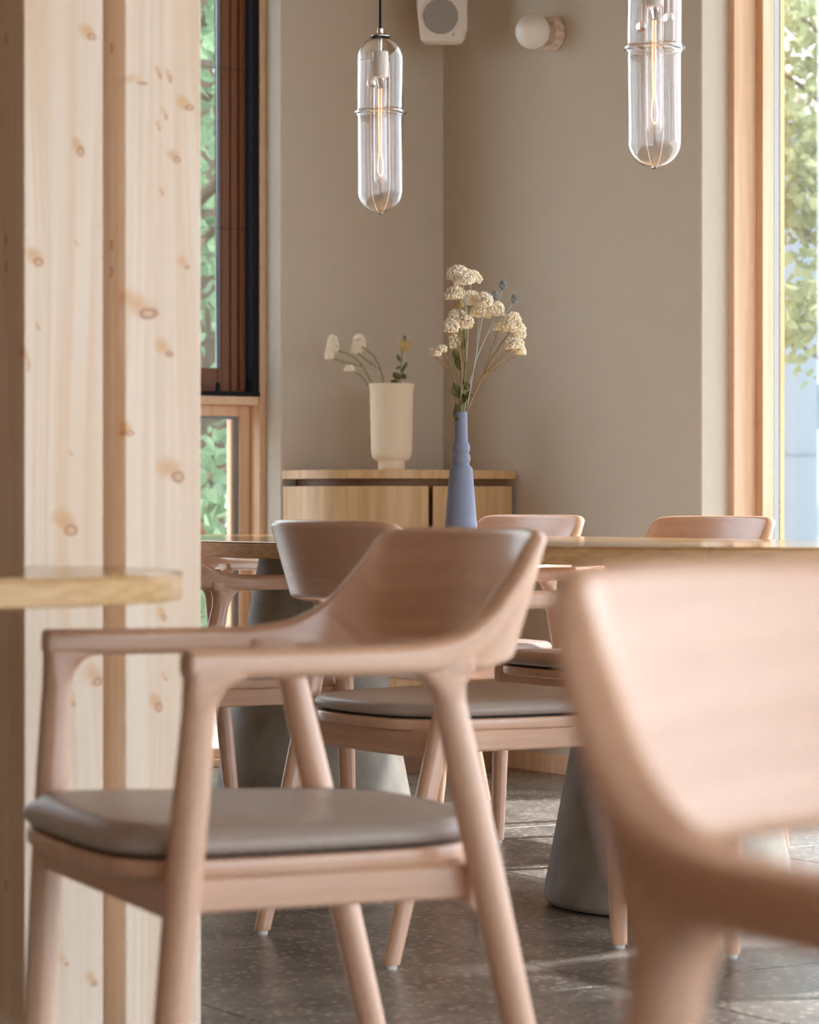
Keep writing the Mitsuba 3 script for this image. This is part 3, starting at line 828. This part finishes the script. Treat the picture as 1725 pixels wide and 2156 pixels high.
def leaf_mesh(a, b, width, curl=.3, n=7, seed=0):
    """A folded pointed leaf from a to b with thickness."""
    rr = np.random.default_rng(seed); a, b = np.array(a, float), np.array(b, float); d = b - a; L0 = np.linalg.norm(d); d /= L0
    w = np.cross(d, [0.2, 1, .1] + rr.normal(size=3) * .35); w /= np.linalg.norm(w); up = np.cross(w, d)
    V = []
    for s in np.linspace(0, 1, n):
        hw = width * (math.sin(math.pi * min(1, s * .93 + .05)) ** .8); m0 = a + d * L0 * s + up * curl * L0 * .25 * math.sin(math.pi * s)
        wob = rr.normal() * width * .25
        V += [m0 - w * hw + up * (hw * .5 + wob), m0, m0 + w * hw + up * (hw * .5 - wob)]
    V = np.array(V); k = len(V); V = np.vstack([V, V - up * .0006]); Fc = []
    for i in range(n - 1):
        for j in (0, 1):
            q = i * 3 + j; Fc += [[q, q + 1, q + 4], [q, q + 4, q + 3], [k + q, k + q + 4, k + q + 1], [k + q, k + q + 3, k + q + 4]]
        for q, s_ in ((i * 3, 1), (i * 3 + 2, -1)):
            f = [[q, q + 3, k + q + 3], [q, k + q + 3, k + q]]; Fc += f if s_ > 0 else [x[::-1] for x in f]
    return trimesh.Trimesh(V, Fc, process=False)


rs = thing('dried_rose', 'dark dried rose stem with curled leaves in the neck of the blue vase', 'flower')
top = P(968, 640, VY + .03)
pth = smooth_path([B_(-2), P(972, 800, VY), P(970, 720, VY + .02), top], 24)
part(rs, 'stem', tube(pth, .0016, 7), 'stem', True)
bl = trimesh.creation.icosphere(subdivisions=2, radius=.009); bl.vertices *= 1 + .2 * meshkit.noise(bl.vertices * 300)[:, None]; bl.apply_translation(top)
part(rs, 'flower_head', bl, 'rose', False)
for i, (u0, v0, u1, v1, w, dy) in enumerate(((968, 868, 957, 880, 7, -.014), (962, 850, 962, 888, 10, -.016), (966, 840, 955, 806, 9, -.01), (972, 830, 977, 852, 9, -.012), (976, 800, 984, 822, 8, -.01), (970, 780, 962, 745, 8, .0),
                                             (980, 842, 989, 822, 6, -.004), (966, 760, 955, 738, 8, -.01), (975, 735, 986, 712, 6, .0), (985, 780, 980, 762, 5, -.01), (965, 835, 952, 815, 8, -.006))):
    part(rs, 'leaf', leaf_mesh(P(u0, v0, VY + dy * .3), P(u1, v1, VY + dy), w * sv, .35, 7, i), 'dry_leaf', 40, label='curled dark green leaf')

# flowers in the cream vase
CY = CVY
C_ = lambda du, dy=0: P(824 + du, 850, CY) + [0, dy, 0]
flower('cream dried yarrow leaning furthest left out of the cream vase', C_(-18), [(700, 730, 13, 24, .0), (694, 748, 9, 14, .02)], P(764, 772, CY), s2, CY, r, 'stem', n=220, leafy=26)
flower('cream dried yarrow second from the left in the cream vase', C_(-8), [(757, 722, 15, 17, .0), (750, 737, 11, 14, .01)], P(802, 780, CY), s2, CY, r, 'stem', n=200, leafy=26)
flower('smallest cream dried yarrow sprig low over the rim of the cream vase', C_(-22, -.01), [(736, 777, 9, 8, .0)], P(764, 796, CY), s2, CY, r, 'stem', n=90, leafy=14)
ro = thing('dried_rose', 'yellow dried rose with a drooping bud at the right of the cream vase', 'flower')
pth = smooth_path([C_(16), P(843, 790, CY), P(847, 745, CY), P(852, 712, CY)], 20)
part(ro, 'stem', tube(pth, .0022, 7), 'stem', True)
for u, v, w, h in ((847, 725, 8, 11), (857, 726, 8, 11), (852, 728, 8, 12)):
    b = trimesh.creation.icosphere(subdivisions=3, radius=1.0); b.vertices *= np.array([w, w, h]) * s2; b.vertices *= 1 + .16 * (meshkit.noise(b.vertices * 240)[:, None] - .5)
    b.apply_translation(P(u, v, CY - .005)); part(ro, 'petal', b, 'rose', 40, label='dry yellow petals')
part(ro, 'sepal', cat([leaf_mesh(P(852, 714, CY), P(852 + a, 714 + b, CY - .008), 3 * s2, .2, 5, i) for i, (a, b) in enumerate(((-9, 10), (9, 10), (0, -8), (-5, 14), (6, 14)))]), 'dry_leaf', 40)
for i, (u0, v0, u1, v1, w) in enumerate(((845, 762, 837, 746, 4), (846, 785, 858, 762, 4), (844, 796, 854, 788, 6), (843, 800, 828, 785, 7), (840, 806, 822, 803, 5), (845, 770, 834, 778, 3), (846, 790, 856, 796, 5))):
    part(ro, 'leaf', leaf_mesh(P(u0, v0, CY), P(u1, v1, CY - .012), w * s2, .3, 7, 40 + i), 'dry_leaf', 40)

# ------------------------------------------------------------------ outside
struct('ground_outside', room(cat([box(-40, 60, CT + .31, 60, -.3, -.06), box(CN + .31, 60, -40, CT + .31, -.3, -.06), box(-40, CN + .31, -40, T0 - .26, -.3, -.06)])), 'paving', 'pale paving outside the windows')
scene['wall_wood'] = principled((0.50, 0.265, 0.105), 0.6)
scene['paving'] = principled((0.30, 0.30, 0.28), 0.9)
scene['bark'] = principled((0.16, 0.12, 0.09), 0.9)


def leafbsdf(c, tr):
    return {'type': 'principledthin', 'base_color': {'type': 'rgb', 'value': list(c)}, 'roughness': 0.6, 'diff_trans': tr, 'spec_trans': 0.0}


scene['leaf_green'] = leafbsdf((0.24, 0.36, 0.22), 1.1)
scene['leaf_pale'] = leafbsdf((0.30, 0.40, 0.28), 1.1)
scene['leaf_yellow'] = leafbsdf((0.34, 0.37, 0.20), 1.0)


def fan_leaves(pts, size, r):
    """Fan shaped leaves as four triangles each."""
    n = len(pts); a = r.normal(size=(n, 3)); a[:, 2] -= .5; a /= np.linalg.norm(a, axis=1, keepdims=True)
    b = np.cross(a, r.normal(size=(n, 3))); b /= np.linalg.norm(b, axis=1, keepdims=True)
    c = np.cross(a, b); sz = size * r.uniform(.65, 1.25, (n, 1))
    V = np.stack([pts] + [pts + sz * (a * math.cos(t) + b * math.sin(t) + c * .18 * (abs(t) - .4)) for t in (-.85, -.4, 0, .4, .85)], 1)
    base = np.arange(n)[:, None] * 6
    Fc = np.concatenate([base + [[0, i, i + 1]] for i in range(1, 5)])
    return trimesh.Trimesh(V.reshape(-1, 3), Fc, process=False)


def tree(name, label, n, t, h, clumps, count, size, bsdf, r, trunk=.09):
    k = thing(name, label, 'tree', None); x, y = nt(n, t)
    part(k, 'trunk', tube(smooth_path([[x, y, -.1], [x + .05, y, h * .4], [x - .04, y + .05, h * .75], [x, y, h]], 12), np.linspace(trunk, trunk * .3, 12), 10), 'bark', True)
    pts = []
    for i, (cn, ct, cz, rad) in enumerate(clumps):
        cx, cy = nt(cn, ct)
        s_ = np.array([x, y, min(h * .9, max(.8, cz - .5))])
        part(k, 'branch', tube(smooth_path([s_, (s_ + [cx, cy, cz]) / 2 + [0, 0, .12], [cx, cy, cz]], 8), np.linspace(trunk * .35, .006, 8), 6), 'bark', True)
        q = r.normal(size=(int(count * rad ** 2), 3)); q /= np.linalg.norm(q, axis=1, keepdims=True); q *= (r.uniform(0, 1, (len(q), 1)) ** .45) * rad
        pts.append(q + [cx, cy, cz])
    part(k, 'foliage', fan_leaves(np.vstack(pts), size, r), bsdf, False, kind='stuff')


r = np.random.default_rng(5)
cl = [(5.2 + r.uniform(-1.3, 1.6), 10.4 + r.uniform(-.8, 1.0), z, r.uniform(.45, .75)) for z in np.linspace(.35, 4.2, 20)]
tree('ginkgo_tree', 'green leafy ginkgo tree close outside the left window', 5.6, 10.9, 4.6, cl, 1700, .052, 'leaf_green', r)
cl = [(7.5 + r.uniform(-2.6, 2.6), 14.0 + r.uniform(-.8, .8), z, r.uniform(.8, 1.3)) for z in np.linspace(.4, 6, 20)]
tree('leafy_tree', 'pale green tree behind the ginkgo outside the left window', 7.5, 14.2, 6.5, cl, 800, .07, 'leaf_pale', r, .12)


def along(u, v, y):
    p = P(u, v, y); return p[0] * CR + p[1] * SR, -p[0] * SR + p[1] * CR, p[2]


cl = []
for u, v, y, rad in ((1690, 40, 12.5, .26), (1700, 120, 12.7, .10), (1665, 20, 12.2, .16), (1700, 330, 12.4, .2), (1740, 300, 12.2, .24), (1680, 290, 12.8, .16), (1690, 400, 12.4, .2), (1720, 440, 12.7, .18), (1672, 480, 12.5, .14),
                     (1690, 640, 12.3, .18), (1725, 620, 12.5, .2), (1670, 720, 12.4, .13), (1760, 680, 12.5, .3), (1820, 300, 12.6, .5), (1850, 60, 12.7, .5), (1900, 520, 12.7, .5), (1560, 120, 12.6, .4), (1500, 400, 12.6, .4)):
    cl.append((*along(u, v, y), rad))
n_, t_, _ = along(1850, 900, 12.9)
tree('street_tree', 'yellow green tree outside the right window', n_, t_, 3.4, cl, 2000, .045, 'leaf_yellow', r, .06)

scene['facade'] = principled((0.20, 0.25, 0.285), 0.8)
scene['facade_white'] = principled((0.80, 0.80, 0.78), 0.8)
scene['roof_tile'] = principled((0.30, 0.235, 0.20), 0.8)
hb = thing('neighbour_building', 'pale building with a brown tiled lean-to roof outside the right window', 'building')
HY = 24.0
hz = lambda v: HC + (VH - v) * HY / F
part(hb, 'wall', box(1.2, 8.0, HY, HY + 4, -.1, hz(268)), 'facade', label='pale blue grey wall')
part(hb, 'upper_wall', box(1.2, 8.0, HY + 1.4, HY + 4, hz(268), hz(-200)), 'facade_white')
part(hb, 'fascia', box(1.0, 8.2, HY - .35, HY - .25, hz(266), hz(236), .01), 'facade_white')
ro_ = trimesh.convex.convex_hull(np.array([[x, y, z] for x in (1.0, 8.2) for y, z in ((HY - .36, hz(236)), (HY - .36, hz(233)), (HY + 1.45, hz(150)), (HY + 1.45, hz(156)))]))
rf = part(hb, 'roof', ro_, 'roof_tile', label='brown tiled roof')
for i in range(48):
    x = 1.05 + i * .15
    part(rf, 'tile_row', tube([[x, HY - .37, hz(232)], [x, HY + 1.44, hz(149)]], .03, 6), 'roof_tile', True)
for z in (1.2, 2.4):
    part(hb, 'band', box(1.2, 8.0, HY - .02, HY, z, z + .03), 'facade')
